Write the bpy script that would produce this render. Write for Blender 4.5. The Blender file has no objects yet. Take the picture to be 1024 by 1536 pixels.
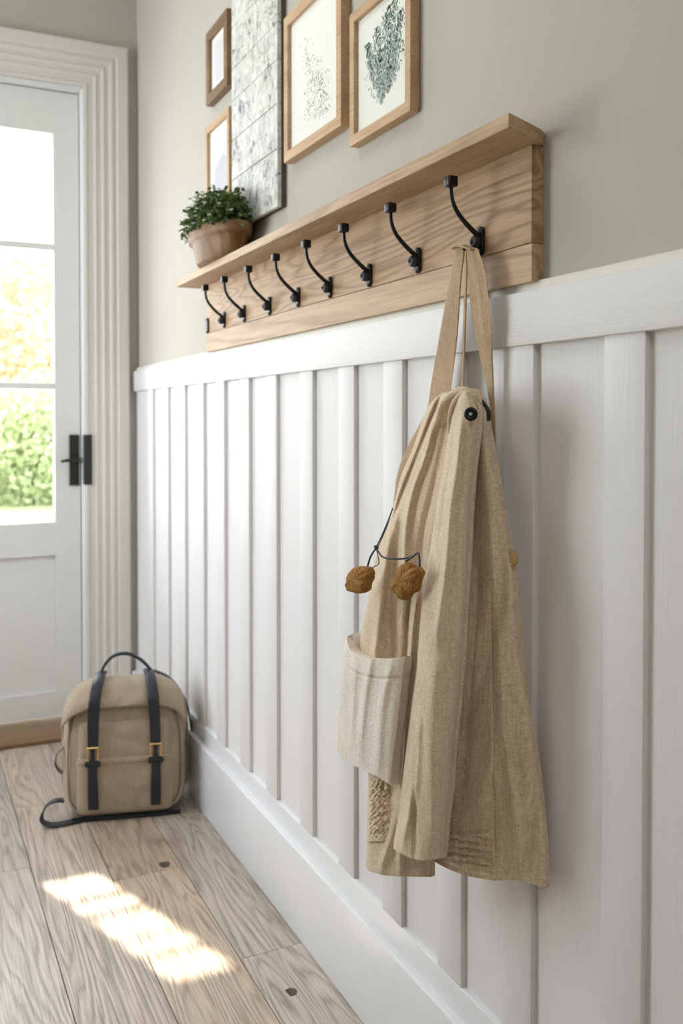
import bpy, bmesh, math, random
from mathutils import Vector, Matrix, noise
random.seed(7)
C = bpy.context.scene.collection
R = math.radians

# ------------------------------------------------------------------ camera
F_PX, CX, CY = 1381.0, 512.0, 657.0
YAW, PITCH, EYE = R(25.5), R(1.2), Vector((0, 0, 1.1))
cam_d = bpy.data.cameras.new('camera'); cam = bpy.data.objects.new('camera', cam_d); C.objects.link(cam)
cam.location = EYE; cam.rotation_euler = (R(90) - PITCH, 0, -YAW)
cam_d.sensor_fit = 'HORIZONTAL'; cam_d.sensor_width = 24.0; cam_d.lens = F_PX / 1024 * 24.0
cam_d.shift_x = 0; cam_d.shift_y = -(768 - CY) / 1024
cam_d.clip_start = 0.02; cam_d.clip_end = 200
cam_d.dof.use_dof = True; cam_d.dof.focus_distance = 1.30; cam_d.dof.aperture_fstop = 5.6
bpy.context.scene.camera = cam
CM = cam.rotation_euler.to_matrix()
def ray(px, py): return CM @ Vector(((px - CX) / F_PX, -(py - CY) / F_PX, -1.0))
def at(px, py, x):                      # survey: where the sight line meets the plane x = const
    d = ray(px, py); return EYE + d * (x / d.x)
def at_y(px, py, y):
    d = ray(px, py); return EYE + d * (y / d.y)
def at_z(px, py, z=0.0):
    d = ray(px, py); return EYE + d * ((z - EYE.z) / d.z)

# ------------------------------------------------------------------ helpers
def tag(o, label=None, cat=None, group=None, kind=None):
    if label: o['label'] = label
    if cat: o['category'] = cat
    if group: o['group'] = group
    if kind: o['kind'] = kind
    return o
def empty(name, loc=(0, 0, 0)):
    o = bpy.data.objects.new(name, None); C.objects.link(o); o.location = loc; o.empty_display_size = .05
    return o
def place(o, parent):
    if parent is not None:
        o.parent = parent
        o.matrix_parent_inverse = Matrix.Identity(4)
    return o
def link(name, me, mat, parent=None, smooth=False, world=True):
    """mesh in world coordinates -> object; when parented, vertices are moved into the parent's frame"""
    o = bpy.data.objects.new(name, me); C.objects.link(o)
    if mat is not None: me.materials.append(mat)
    if smooth:
        for p in me.polygons: p.use_smooth = True
    if parent is not None:
        if world:
            off = Vector(parent.location)
            q = parent.parent
            while q is not None: off += Vector(q.location); q = q.parent
            me.transform(Matrix.Translation(-off))
        o.parent = parent
    return o
def centred(o):
    """top-level mesh: put its origin at the bottom centre"""
    me = o.data
    xs = [v.co for v in me.vertices]
    c = Vector(((min(v.x for v in xs) + max(v.x for v in xs)) / 2, (min(v.y for v in xs) + max(v.y for v in xs)) / 2, min(v.z for v in xs)))
    me.transform(Matrix.Translation(-c)); o.location = c
    return o
class MB:
    def __init__(s): s.bm = bmesh.new()
    def box(s, x0, x1, y0, y1, z0, z1):
        vs = [s.bm.verts.new((x, y, z)) for x in (x0, x1) for y in (y0, y1) for z in (z0, z1)]
        for f in ((0, 1, 3, 2), (4, 6, 7, 5), (0, 4, 5, 1), (2, 3, 7, 6), (0, 2, 6, 4), (1, 5, 7, 3)):
            s.bm.faces.new([vs[i] for i in f])
        return vs
    def poly(s, pts):
        s.bm.faces.new([s.bm.verts.new(p) for p in pts])
    def bevel(s, w, seg=2):
        bmesh.ops.bevel(s.bm, geom=[e for e in s.bm.edges], offset=w, segments=seg, affect='EDGES', profile=.5, clamp_overlap=True)
    def tube(s, pts, r, n=10, caps=True):
        pts = [Vector(p) for p in pts]; rs = r if isinstance(r, (list, tuple)) else [r] * len(pts)
        rings = []; up = None
        for i, p in enumerate(pts):
            t = (pts[min(i + 1, len(pts) - 1)] - pts[max(i - 1, 0)]).normalized()
            if up is None: up = t.orthogonal().normalized()
            up = (up - t * up.dot(t)).normalized(); b = t.cross(up)
            rings.append([s.bm.verts.new(p + (up * math.cos(a) + b * math.sin(a)) * rs[i]) for a in [2 * math.pi * k / n for k in range(n)]])
        for a, b in zip(rings, rings[1:]):
            for k in range(n): s.bm.faces.new((a[k], a[(k + 1) % n], b[(k + 1) % n], b[k]))
        if caps: s.bm.faces.new(rings[0][::-1]); s.bm.faces.new(rings[-1])
    def rings(s, rings, closed=True, cap0=True, cap1=True):
        vs = [[s.bm.verts.new(p) for p in r] for r in rings]; n = len(vs[0])
        for a, b in zip(vs, vs[1:]):
            for k in range(n if closed else n - 1): s.bm.faces.new((a[k], a[(k + 1) % n], b[(k + 1) % n], b[k]))
        if cap0: s.bm.faces.new(vs[0][::-1])
        if cap1: s.bm.faces.new(vs[-1])
        return vs
    def mesh(s, name):
        bmesh.ops.recalc_face_normals(s.bm, faces=s.bm.faces)
        me = bpy.data.meshes.new(name); s.bm.to_mesh(me); s.bm.free(); return me
    def build(s, name, mat, parent=None, smooth=False, world=True):
        o = link(name, s.mesh(name), mat, parent, smooth, world)
        return o
def smooth_by_angle(o, ang=35):
    me = o.data
    for p in me.polygons: p.use_smooth = True
    bm = bmesh.new(); bm.from_mesh(me)
    for e in bm.edges:
        if len(e.link_faces) == 2 and e.calc_face_angle(0) > R(ang): e.smooth = False
    bm.to_mesh(me); bm.free()
def boxo(name, mat, x0, x1, y0, y1, z0, z1, bev=0, parent=None, seg=2):
    m = MB(); m.box(x0, x1, y0, y1, z0, z1)
    if bev: m.bevel(bev, seg)
    o = m.build(name, mat, parent)
    if bev: smooth_by_angle(o, 50)
    if parent is None: centred(o)
    return o
def lerp(a, b, t): return a + (b - a) * t
def sm(t): t = max(0, min(1, t)); return t * t * (3 - 2 * t)
def interp(tab, x):                      # tab: [(x, ...)] catmull-rom, per component
    n = len(tab[0]) - 1
    if x <= tab[0][0]: return tab[0][1] if n == 1 else tab[0][1:]
    if x >= tab[-1][0]: return tab[-1][1] if n == 1 else tab[-1][1:]
    for i in range(len(tab) - 1):
        if tab[i][0] <= x <= tab[i + 1][0]: break
    x1, x2 = tab[i][0], tab[i + 1][0]; t = (x - x1) / (x2 - x1); out = []
    for c in range(1, n + 1):
        y1, y2 = tab[i][c], tab[i + 1][c]
        m1 = (y2 - tab[i - 1][c]) / (x2 - tab[i - 1][0]) if i > 0 else (y2 - y1) / (x2 - x1)
        m2 = (tab[i + 2][c] - y1) / (tab[i + 2][0] - x1) if i + 2 < len(tab) else (y2 - y1) / (x2 - x1)
        h = x2 - x1
        out.append((2*t**3 - 3*t*t + 1) * y1 + (t**3 - 2*t*t + t) * h * m1 + (-2*t**3 + 3*t*t) * y2 + (t**3 - t*t) * h * m2)
    return out[0] if n == 1 else tuple(out)

# ------------------------------------------------------------------ materials
class Mat:
    def __init__(s, name, color=(.8, .8, .8), rough=.5, metal=0.0, spec=.5):
        s.m = bpy.data.materials.new(name); s.m.use_nodes = True; s.t = s.m.node_tree; s.n = s.t.nodes
        s.b = s.n['Principled BSDF']
        s.b.inputs['Base Color'].default_value = (*color, 1); s.b.inputs['Roughness'].default_value = rough
        s.b.inputs['Metallic'].default_value = metal; s.b.inputs['Specular IOR Level'].default_value = spec
    def node(s, typ, **kw):
        nd = s.n.new(typ)
        for k, v in kw.items():
            if k in nd.inputs.keys():
                i = nd.inputs[k]
                if hasattr(v, 'is_linked') or isinstance(v, bpy.types.NodeSocket): s.t.links.new(v, i)
                else: i.default_value = v
            else: setattr(nd, k, v)
        return nd
    def l(s, a, b): s.t.links.new(a, b)
    def coord(s, scale=(1, 1, 1), rot=(0, 0, 0), loc=(0, 0, 0), kind='Object'):
        tc = s.node('ShaderNodeTexCoord')
        mp = s.node('ShaderNodeMapping'); s.l(tc.outputs[kind], mp.inputs['Vector'])
        mp.inputs['Scale'].default_value = scale; mp.inputs['Rotation'].default_value = rot; mp.inputs['Location'].default_value = loc
        return mp.outputs['Vector']
    def noise(s, vec, scale=5, detail=4, rough=.5, dist=0):
        return s.node('ShaderNodeTexNoise', Vector=vec, Scale=scale, Detail=detail, Roughness=rough, Distortion=dist).outputs['Fac']
    def ramp(s, fac, stops, interp='LINEAR'):
        r = s.node('ShaderNodeValToRGB'); s.l(fac, r.inputs['Fac']); r.color_ramp.interpolation = interp
        e = r.color_ramp.elements
        while len(e) < len(stops): e.new(.5)
        for i, (p, c) in enumerate(stops):
            e[i].position = p; e[i].color = (*c, 1) if len(c) == 3 else c
        return r.outputs['Color']
    def mix(s, fac, a, b, mode='MIX'):
        m = s.node('ShaderNodeMix', data_type='RGBA', blend_type=mode)
        for v, i in ((fac, 0), (a, 6), (b, 7)):
            if isinstance(v, bpy.types.NodeSocket): s.l(v, m.inputs[i])
            elif i == 0: m.inputs[0].default_value = v
            else: m.inputs[i].default_value = (*v, 1)
        return m.outputs[2]
    def math(s, op, a, b=0.0):
        m = s.node('ShaderNodeMath', operation=op)
        for v, i in ((a, 0), (b, 1)):
            if isinstance(v, bpy.types.NodeSocket): s.l(v, m.inputs[i])
            else: m.inputs[i].default_value = v
        return m.outputs[0]
    def color(s, c): s.l(c, s.b.inputs['Base Color'])
    def bump(s, h, strength=.3, dist=.002, prev=None):
        b = s.node('ShaderNodeBump', Strength=strength, Distance=dist, Height=h)
        if prev is not None: s.l(prev, b.inputs['Normal'])
        s.l(b.outputs[0], s.b.inputs['Normal']); return b.outputs[0]

def paint(name, col, rough=.45, scale=(60, 60, 2.2), st=.5, dist=.0014, spec=.5):
    m = Mat(name, col, rough, spec=spec)
    v = m.coord(scale)
    n = m.noise(v, 5, 5, .6, .3); n2 = m.noise(m.coord(tuple(q * .35 for q in scale)), 3, 3, .5)
    m.bump(m.math('ADD', n, n2), st, dist)
    c = m.ramp(m.noise(m.coord((1, 1, 1)), 3, 3), [(0.3, tuple(q * .965 for q in col)), (.7, col)])
    m.color(c)
    return m.m
WHITE = (.735, .725, .72)
M_panel = paint('white_grained_paint_vertical', WHITE, .5, spec=.3)
M_rail = paint('white_grained_paint_lengthwise', WHITE, .5, (60, 2.2, 60), .4, spec=.3)
M_base = paint('white_smooth_paint', (.74, .75, .765), .35, (10, 10, 10), .05, .0005)
M_door = paint('white_door_paint', (.72, .715, .69), .4, (10, 10, 10), .05, .0005)
M_casing = paint('ivory_casing_paint', (.65, .625, .575), .5, (10, 10, 10), .03, .0003)
M_cap = paint('cream_cap_paint', (.70, .68, .61), .5, (20, 3, 20), .1, .0005)
M_wall = paint('greige_wall_paint', (.475, .45, .395), .75, (30, 30, 30), .08, .0006, .25)
M_ceil = paint('white_ceiling_paint', (.75, .75, .73), .8, (30, 30, 30), .05, .0005)

def wood(name, cols, along='y', rough=.55, ringscale=14, st=.35, seed=0.0, fine=.5, spec=.35, attr=False, graing=.13, wf=6, lo=.72):
    m = Mat(name, cols[1], rough, spec=spec)
    g_ = graing; k = {'y': (1, g_, 1), 'z': (1, 1, g_), 'x': (g_, 1, 1)}[along]
    tc = m.node('ShaderNodeTexCoord'); base = tc.outputs['Object']
    if attr:
        at_ = m.node('ShaderNodeAttribute', attribute_name='pid')
        va = m.node('ShaderNodeVectorMath', operation='MULTIPLY_ADD')
        m.l(at_.outputs['Color'], va.inputs[0]); va.inputs[1].default_value = (3.7, 9.1, 1.3); m.l(base, va.inputs[2]); base = va.outputs[0]
    def mp(sc):
        q = m.node('ShaderNodeMapping'); m.l(base, q.inputs['Vector']); q.inputs['Scale'].default_value = sc
        q.inputs['Location'].default_value = (seed, seed * .7, seed * .3); return q.outputs['Vector']
    warp = m.noise(mp(tuple(a * wf for a in k)), 1.0, 3, .5, .4)
    rings = m.math('SINE', m.math('MULTIPLY', warp, ringscale * 6.28))
    r01 = m.math('MULTIPLY_ADD', rings, .5); m.n[-1].inputs[2].default_value = .5
    fib = m.noise(mp(tuple(a * 260 if a == 1 else 7 for a in k)), 1.0, 4, .65)
    blotch = m.noise(mp(tuple(a * 4 for a in k)), 1.0, 3, .5)
    c1 = m.ramp(r01, [(0.0, cols[0]), (.22, cols[1]), (1, cols[2])])
    c2 = m.ramp(fib, [(.34, tuple(q * lo for q in cols[1])), (.6, cols[2])])
    c = m.mix(fine, c1, c2)
    c = m.mix(.55, c, m.ramp(blotch, [(.3, (.80, .78, .76)), (.7, (1.12, 1.12, 1.12))]), 'MULTIPLY')
    m.last = c; m.r01 = r01; m.fib = fib; m.mp = mp
    m.color(c)
    h = m.math('ADD', m.math('MULTIPLY', r01, .45), fib)
    m.bump(h, st, .0012)
    return m
OAK = [(.335, .205, .115), (.50, .335, .205), (.61, .435, .285)]
M_oak = wood('oak_board', [(.21, .115, .05), (.395, .245, .13), (.52, .35, .205)], 'y', .5, 26, .6, 2.3, graing=.17, wf=5, fine=.42).m
M_oakshelf = wood('oak_shelf', [(.28, .165, .085), (.43, .275, .155), (.54, .375, .225)], 'y', .5, 8, .3, 8.1, fine=.6).m
M_frame = wood('pale_oak_frame', [(.45, .28, .15), (.58, .39, .235), (.66, .47, .30)], 'y', .5, 2, .15, 5).m
M_frame_dark = wood('brown_oak_frame', [(.15, .085, .045), (.24, .15, .085), (.32, .20, .12)], 'y', .5, 2, .15, 3).m
fm = wood('floor_boards', [(.20, .155, .115), (.39, .325, .265), (.54, .47, .40)], 'y', .30, 26, .7, 0, .52, .5, attr=True, graing=.10, wf=6, lo=.55)
tint = fm.node('ShaderNodeAttribute', attribute_name='tone')
fc = fm.mix(1.0, fm.last, tint.outputs['Color'], 'MULTIPLY'); fm.color(fc)
M_floor = fm.m
M_thresh = wood('threshold_oak', [(.16, .09, .045), (.22, .135, .07), (.27, .17, .095)], 'x', .5, 3, .2, 1).m

def fabric(name, dark, light, scale=900, st=.5, blot=.25, sub=.0):
    m = Mat(name, light, .95, spec=.1)
    tc = m.coord((1, 1, 1))
    warp_ = m.noise(m.coord((1, 1, .05)), scale * .9, 2, .6); weft = m.noise(m.coord((.25, .25, 1)), scale * .8, 2, .6)
    n = m.noise(m.coord((1, 1, 1)), scale * .35, 3, .7); slub = m.noise(m.coord((1, 1, .10)), scale * .14, 3, .6)
    h = m.math('ADD', m.math('ADD', warp_, weft), m.math('ADD', m.math('MULTIPLY', n, .8), m.math('MULTIPLY', slub, .45)))
    c = m.ramp(m.math('MULTIPLY', h, .3), [(.40, dark), (.62, light)])
    bl = m.ramp(m.noise(tc, 14, 4), [(.3, (1 - blot, 1 - blot, 1 - blot)), (.7, (1.08, 1.08, 1.08))])
    m.color(m.mix(.8, c, bl, 'MULTIPLY'))
    m.bump(h, st, .0011)
    m.b.inputs['Sheen Weight'].default_value = .15; m.b.inputs['Sheen Roughness'].default_value = .5
    return m.m
M_linen = fabric('oatmeal_linen', (.53, .415, .285), (.80, .665, .50), 800, .5, .03)
M_linen_pale = fabric('pale_linen', (.70, .625, .52), (.90, .85, .76), 700, .6, .04)
M_linen_dark = fabric('sand_coarse_linen', (.51, .40, .27), (.81, .665, .49), 600, .7, .03)
M_strap = fabric('tan_cotton_webbing', (.38, .26, .155), (.56, .42, .275), 1100, .3, .15)
M_stitch = Mat('brown_stitching', (.25, .16, .09), .8).m
M_canvas = fabric('taupe_canvas', (.31, .245, .175), (.44, .36, .265), 900, .25, .08)
M_canvas_seam = Mat('dark_taupe_seam', (.17, .13, .095), .9).m
M_navy = Mat('dark_navy_leather', (.010, .013, .020), .42).m
M_black = Mat('black_iron', (.012, .012, .014), .35, .3).m
M_iron = Mat('worn_iron_highlight', (.05, .055, .065), .32, .6)
M_iron.bump(M_iron.noise(M_iron.coord(), 260, 3), .8, .002); M_iron = M_iron.m
M_bronze = Mat('dark_bronze', (.03, .028, .026), .4, .3).m
M_gold = Mat('aged_brass', (.72, .48, .20), .3, 1.0).m
M_steel = Mat('dull_steel', (.5, .5, .5), .3, 1.0).m
mm = Mat('rust_suede', (.27, .125, .032), .95, spec=.1)
mn = mm.noise(mm.coord((1, 1, .4)), 420, 4, .75)
mm.color(mm.ramp(mn, [(.3, (.17, .075, .02)), (.7, (.55, .30, .10))])); mm.bump(mn, 1.0, .002)
M_suede = mm.m
mm = Mat('brown_terracotta', (.36, .19, .09), .55)
mn = mm.noise(mm.coord((1, 1, .25)), 26, 5, .6, 1.2)
mm.color(mm.ramp(mn, [(.25, (.12, .055, .018)), (.5, (.225, .115, .045)), (.8, (.37, .225, .115))])); mm.bump(mn, .15, .002)
M_pot = mm.m
M_soil = Mat('soil', (.035, .025, .018), .95).m
def leafmat(name, a, b, sc=60, trans=.0):
    m = Mat(name, a, .55, spec=.3)
    m.color(m.ramp(m.noise(m.coord(), sc, 2), [(.35, a), (.65, b)]))
    if trans:
        tr = m.node('ShaderNodeBsdfTranslucent'); tr.inputs['Color'].default_value = (*b, 1)
        mx = m.node('ShaderNodeMixShader'); mx.inputs[0].default_value = trans
        m.l(m.b.outputs[0], mx.inputs[1]); m.l(tr.outputs[0], mx.inputs[2]); m.l(mx.outputs[0], m.n['Material Output'].inputs['Surface'])
    return m.m
M_leaf = leafmat('plant_leaf', (.045, .085, .020), (.14, .21, .06), 70, .2)
M_flower = Mat('white_petal', (.85, .87, .80), .6).m
M_stem = Mat('green_stem', (.10, .14, .05), .7).m
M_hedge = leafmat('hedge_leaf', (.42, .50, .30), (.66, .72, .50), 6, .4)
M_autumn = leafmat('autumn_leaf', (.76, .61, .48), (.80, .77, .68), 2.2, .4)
M_bark = Mat('bark', (.16, .12, .09), .9).m
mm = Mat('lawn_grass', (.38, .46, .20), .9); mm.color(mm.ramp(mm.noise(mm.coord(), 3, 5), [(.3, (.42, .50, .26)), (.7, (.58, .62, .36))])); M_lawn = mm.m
M_paper = Mat('off_white_paper', (.76, .755, .71), .8, spec=.2).m
M_print_green = Mat('teal_green_ink', (.17, .27, .22), .8).m
M_print_green2 = Mat('blue_grey_ink', (.34, .42, .42), .8).m
M_print_soft = Mat('pale_sage_ink', (.52, .56, .50), .8).m
M_print_grey = Mat('grey_lilac_ink', (.52, .52, .56), .8).m
M_print_dot = Mat('olive_grey_ink', (.30, .31, .27), .8).m
# distressed whitewashed panel
mm = Mat('chipped_whitewash', (.72, .72, .68), .6)
v = mm.coord((1, 1, 1))
n1 = mm.noise(v, 22, 8, .72, .6); n2 = mm.noise(mm.coord((1, 1, .5)), 70, 5, .7)
vo = mm.node('ShaderNodeTexVoronoi', Vector=mm.mix(.12, v, mm.node('ShaderNodeTexNoise', Vector=v, Scale=12.0).outputs['Color']), Scale=26.0, feature='DISTANCE_TO_EDGE').outputs['Distance']
chip = mm.math('MULTIPLY', mm.ramp(n1, [(.42, (1, 1, 1)), (.47, (0, 0, 0))]), mm.ramp(n2, [(.45, (0, 0, 0)), (.6, (1, 1, 1))]))
crack = mm.math('MULTIPLY', mm.ramp(vo, [(.0, (.8, .8, .8)), (.03, (0, 0, 0))]), mm.ramp(n1, [(.42, (1, 1, 1)), (.6, (0, 0, 0))]))
f = mm.math('MAXIMUM', chip, crack)
basec = mm.ramp(n2, [(.3, (.42, .43, .40)), (.58, (.72, .72, .68))])
mm.color(mm.mix(f, basec, (.14, .13, .12))); mm.bump(mm.math('SUBTRACT', n2, f), .6, .002)
M_chip = mm.m
M_joint = Mat('dark_joint', (.10, .095, .09), .9).m
# thin window glass: lets light straight through, reflects a little
mm = Mat('window_glass', (1, 1, 1), .02)
tr = mm.node('ShaderNodeBsdfTransparent'); gl = mm.node('ShaderNodeBsdfGlossy'); gl.inputs['Roughness'].default_value = .02
fr = mm.node('ShaderNodeFresnel'); fr.inputs['IOR'].default_value = 1.2
mx = mm.node('ShaderNodeMixShader'); mm.l(fr.outputs[0], mx.inputs[0]); mm.l(tr.outputs[0], mx.inputs[1]); mm.l(gl.outputs[0], mx.inputs[2])
mm.l(mx.outputs[0], mm.n['Material Output'].inputs['Surface']); M_glass = mm.m

# ------------------------------------------------------------------ room
XW, XP, XF, XB = .778, .769, .7595, .7455          # plaster, panel, batten face, baseboard face
YD = 3.35                                        # wall with the door
ST = 'structure'
tag(boxo('wall_right', M_wall, XW, XW + .15, -2.4, YD + .15, 0, 2.75), kind=ST)
tag(boxo('wall_back', M_wall, -1.35, XW, -2.55, -2.4, 0, 2.75), kind=ST)
tag(boxo('ceiling', M_ceil, -1.35, XW + .15, -2.55, YD + .15, 2.75, 2.85), kind=ST)
m = MB()                                         # wall with the door opening
OX0, OX1, OZ = -.27, .585, 2.268
m.box(-1.35, OX0 - .012, YD, YD + .16, 0, 2.75); m.box(OX1 + .012, XW, YD, YD + .16, 0, 2.75); m.box(OX0 - .012, OX1 + .012, YD, YD + .16, OZ + .012, 2.75)
tag(centred(m.build('wall_far', M_wall)), kind=ST)
m = MB()                                         # left wall with an unseen window opening, added to let in daylight
WY0, WY1, WZ0, WZ1 = 1.95, 3.25, .55, 2.35
m.box(-1.35, -1.2, -2.4, WY0, 0, 2.75); m.box(-1.35, -1.2, WY1, YD, 0, 2.75); m.box(-1.35, -1.2, WY0, WY1, 0, WZ0); m.box(-1.35, -1.2, WY0, WY1, WZ1, 2.75)
tag(centred(m.build('wall_left', M_wall)), kind=ST)
w = tag(empty('added_window_1', (-1.3, (WY0 + WY1) / 2, WZ0)), kind=ST)
m = MB()
for (a, b, c, d) in ((WY0, WY1, WZ0, WZ0 + .06), (WY0, WY1, WZ1 - .06, WZ1), (WY0, WY0 + .06, WZ0, WZ1), (WY1 - .06, WY1, WZ0, WZ1), ((WY0 + WY1) / 2 - .02, (WY0 + WY1) / 2 + .02, WZ0, WZ1), (WY0, WY1, 1.44, 1.47)):
    m.box(-1.31, -1.26, a, b, c, d)
m.build('window_frame', M_door, w)
m = MB(); m.box(-1.288, -1.284, WY0 + .02, WY1 - .02, WZ0 + .02, WZ1 - .02); m.build('window_glass', M_glass, w)

# floor: planks running towards the door
m = MB(); cols = []; tones = []
PW, px0 = .168, .275
joints = {0: [-1.2, .72, 2.35], 1: [-.6, 1.25, 2.72], 2: [-.1, 2.19], 3: [-.9, 1.76], 4: [.4, 2.3], -1: [-.4, 1.9], -2: [.2, 2.6]}
random.seed(3)
for i in range(-9, 4):
    xa = px0 + (i) * PW; xb_ = min(xa + PW, XB + .06)
    if xa >= XW: continue
    js = [-2.4] + joints.get(i + 1, [random.uniform(-2, 0), random.uniform(.2, 1.6), random.uniform(1.9, 3.0)]) + [YD + .15]
    for a, b in zip(js, js[1:]):
        vs = m.box(xa + .0010, xb_ - .0010, a + .0008, b - .0008, -.012, 0)
        pid = (random.random(), random.random(), random.random()); t = random.uniform(.93, 1.12); wm = (.0, .0, .03, .07, .0)[max(0, min(4, i + 2))] if i > -3 else -.02; tt = (t * (1 + .3 * wm), t * (1 - wm * .7), t * (1 - 2.0 * wm))
        cols += [pid] * 8; tones += [tt] * 8
me = m.mesh('floor')
ca = me.color_attributes.new('pid', 'FLOAT_COLOR', 'POINT'); cb = me.color_attributes.new('tone', 'FLOAT_COLOR', 'POINT')
for k, (a, b) in enumerate(zip(cols, tones)): ca.data[k].color = (*a, 1); cb.data[k].color = (*b, 1)
tag(link('floor', me, M_floor), kind=ST)
tag(boxo('trim_30', Mat('subfloor', (.05, .035, .025), .9).m, -1.35, XW, -2.4, YD + .16, -.05, -.0125), kind=ST)
# knots in the boards (flat dark discs let into the surface)
M_knot = wood('knot', [(.03, .02, .015), (.07, .05, .035), (.12, .09, .06)], 'y', .6, 20, .2, 4).m
for k, (px, py, r) in enumerate(((247, 1297, .0125), (437, 1488, .0100))):
    c = at_z(px, py); m = MB()
    ring = [(c.x + r * (1 + .18 * math.sin(3 * a + k)) * math.cos(a), c.y + 1.5 * r * (1 + .15 * math.cos(2 * a)) * math.sin(a)) for a in [2 * math.pi * q / 20 for q in range(20)]]
    m.rings([[(x, y, -.004) for x, y in ring], [(x, y, .0002) for x, y in ring]])
    tag(centred(m.build('trim_%d' % (31 + k), M_knot)), kind=ST)

# wainscot
tag(boxo('trim_1', M_panel, XP, XW + .002, -2.4, YD, 0, 1.205), kind=ST)      # panelling behind battens
Z_RB, Z_RT = 1.199, 1.2715
tag(boxo('trim_2', M_rail, XF - .003, XW, -2.4, YD - .015, Z_RB, Z_RT, .0015), kind=ST)      # top rail
tag(boxo('trim_3', M_cap, XF + .008, XW + .002, -2.4, YD - .015, Z_RT - .004, Z_RT + .014, .002), kind=ST)
tag(boxo('trim_4', M_base, XF, XW, -2.4, YD - .02, .16, .233, .002, seg=3), kind=ST)   # lower rail
tag(boxo('baseboard_right', M_base, XB, XW, -2.4, YD - .02, 0, .186, .004, seg=3), kind=ST)
side_px = [965, 798, 692, 602, 530, 468, 414, 373, 336, 305, 277, 252, 229]
by = [at(p, 800, XF).y for p in side_px]
by = [by[0] - .585, by[0] - .39, by[0] - .195] + by
for k, y in enumerate(by):
    tag(boxo('trim_%d' % (5 + k), M_panel, XF + .0006, XP + .002, y, y + .068, .226, Z_RB + .004, .0012), kind=ST)

# door surround: stepped and fluted profile mitred round the opening
prof = [(0, 0), (0, .020), (.010, .022), (.012, .017), (.034, .017), (.037, .021), (.044, .022), (.048, .018), (.060, .018), (.064, .023), (.072, .024), (.076, .019), (.088, .019), (.092, .025), (.102, .026), (.106, .021), (.114, .021), (.118, .029), (.150, .031), (.156, .028), (.158, .0)]
path = []
m = MB(); rings = []
for cx_, cz_, sx, sz in ((OX0, 0, -1, 0), (OX0, OZ, -1, 1), (OX1, OZ, 1, 1), (OX1, 0, 1, 0)):
    rings.append([(cx_ + sx * d, YD - (h if h == 0 else .021 + (h - .021) * .6), cz_ + sz * d) for d, h in prof])
m.rings(rings)
tag(centred(m.build('trim_21', M_casing)), kind=ST)
m = MB()                                         # jamb lining with stop
for a in (0, 1):
    x = OX1 if a else OX0; s = 1 if a else -1
    m.box(min(x, x + s * .012), max(x, x + s * .012), YD - .004, YD + .16, 0, OZ)
    m.box(min(x, x - s * .012), max(x, x - s * .012), YD + .115, YD + .16, 0, OZ)
m.box(OX0 - .012, OX1 + .012, YD - .004, YD + .16, OZ, OZ + .012); m.box(OX0, OX1, YD + .115, YD + .16, OZ - .012, OZ)
tag(centred(m.build('trim_22', M_door)), kind=ST)
tag(boxo('trim_23', M_thresh, OX0, OX1 + .02, YD - .13, YD + .16, 0, .016, .003), kind=ST)

# door leaf
DY0, DY1 = YD + .068, YD + .112
door = tag(empty('door_1', ((OX0 + OX1) / 2, DY0, .02)), kind=ST)
DX0, DX1, DT = OX0 + .003, OX1 - .003, OZ - .004
gx1 = at_y(80.5, 400, DY0).x; gx0 = OX0 + .11
g_top = at_y(77, 200, DY0).z; m1 = at_y(78, 370, DY0).z; m2 = at_y(80, 579, DY0).z; g_bot = at_y(84, 783, DY0).z
p_top = at_y(84, 833, DY0).z; p_bot = at_y(86, 1037, DY0).z
m = MB()
m.box(gx1, DX1, DY0, DY1, .03, DT); m.box(DX0, gx0, DY0, DY1, .03, DT)
m.box(gx0, gx1, DY0, DY1, g_top, DT); m.box(gx0, gx1, DY0, DY1, p_top, g_bot); m.box(gx0, gx1, DY0, DY1, .03, p_bot)
m.build('door_frame', M_door, door)
for z in (m1, m2):
    mb = MB(); mb.box(gx0, gx1, DY0 + .006, DY1 - .006, z - .012, z + .012); mb.bevel(.004, 2); mb.build('glazing_bar', M_door, door)
mb = MB(); mb.box(gx0 + .022, gx1 - .0, DY0 + .014, DY1 - .014, p_bot, p_top); mb.bevel(.002, 1); mb.build('door_panel', M_door, door)
for za, zb in ((g_bot, m2 - .012), (m2 + .012, m1 - .012), (m1 + .012, g_top)):
    mb = MB(); mb.box(gx0, gx1, DY0 + .02, DY0 + .024, za, zb); mb.build('window_pane', M_glass, door)
# handle set
pa, pb = at_y(103.5, 652, DY0), at_y(118.5, 728, DY0)
mb = MB(); mb.box(pa.x, min(pb.x, DX1 - .001), DY0 - .008, DY0, pb.z, pa.z); mb.bevel(.0015, 2); hp = mb.build('handle_plate', M_bronze, door)
hc = Vector(((pa.x + pb.x) / 2, DY0 - .008, (pa.z + pb.z) / 2 + .002))
mb = MB(); mb.tube([hc, hc - Vector((0, .03, 0))], .009, 14); mb.tube([hc - Vector((-.012, .03, 0)), hc - Vector((.03, .03, .001)), hc - Vector((.052, .03, .004))], [.007, .006, .0045], 12)
mb.build('door_handle', M_bronze, door, True)
qa, qb = at_y(124.5, 652, YD - .015), at_y(134, 727, YD - .015)
mb = MB(); mb.box(OX1 - .005, OX1 + .022, YD - .0245, YD + .004, qb.z, qa.z); mb.bevel(.001, 1)
mb.tube([Vector((OX1 - .006, YD + .05, hc.z)), Vector((OX1 - .034, DY0 - .002, hc.z))], .004, 8)
mb.build('strike_plate', M_bronze, door)

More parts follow.
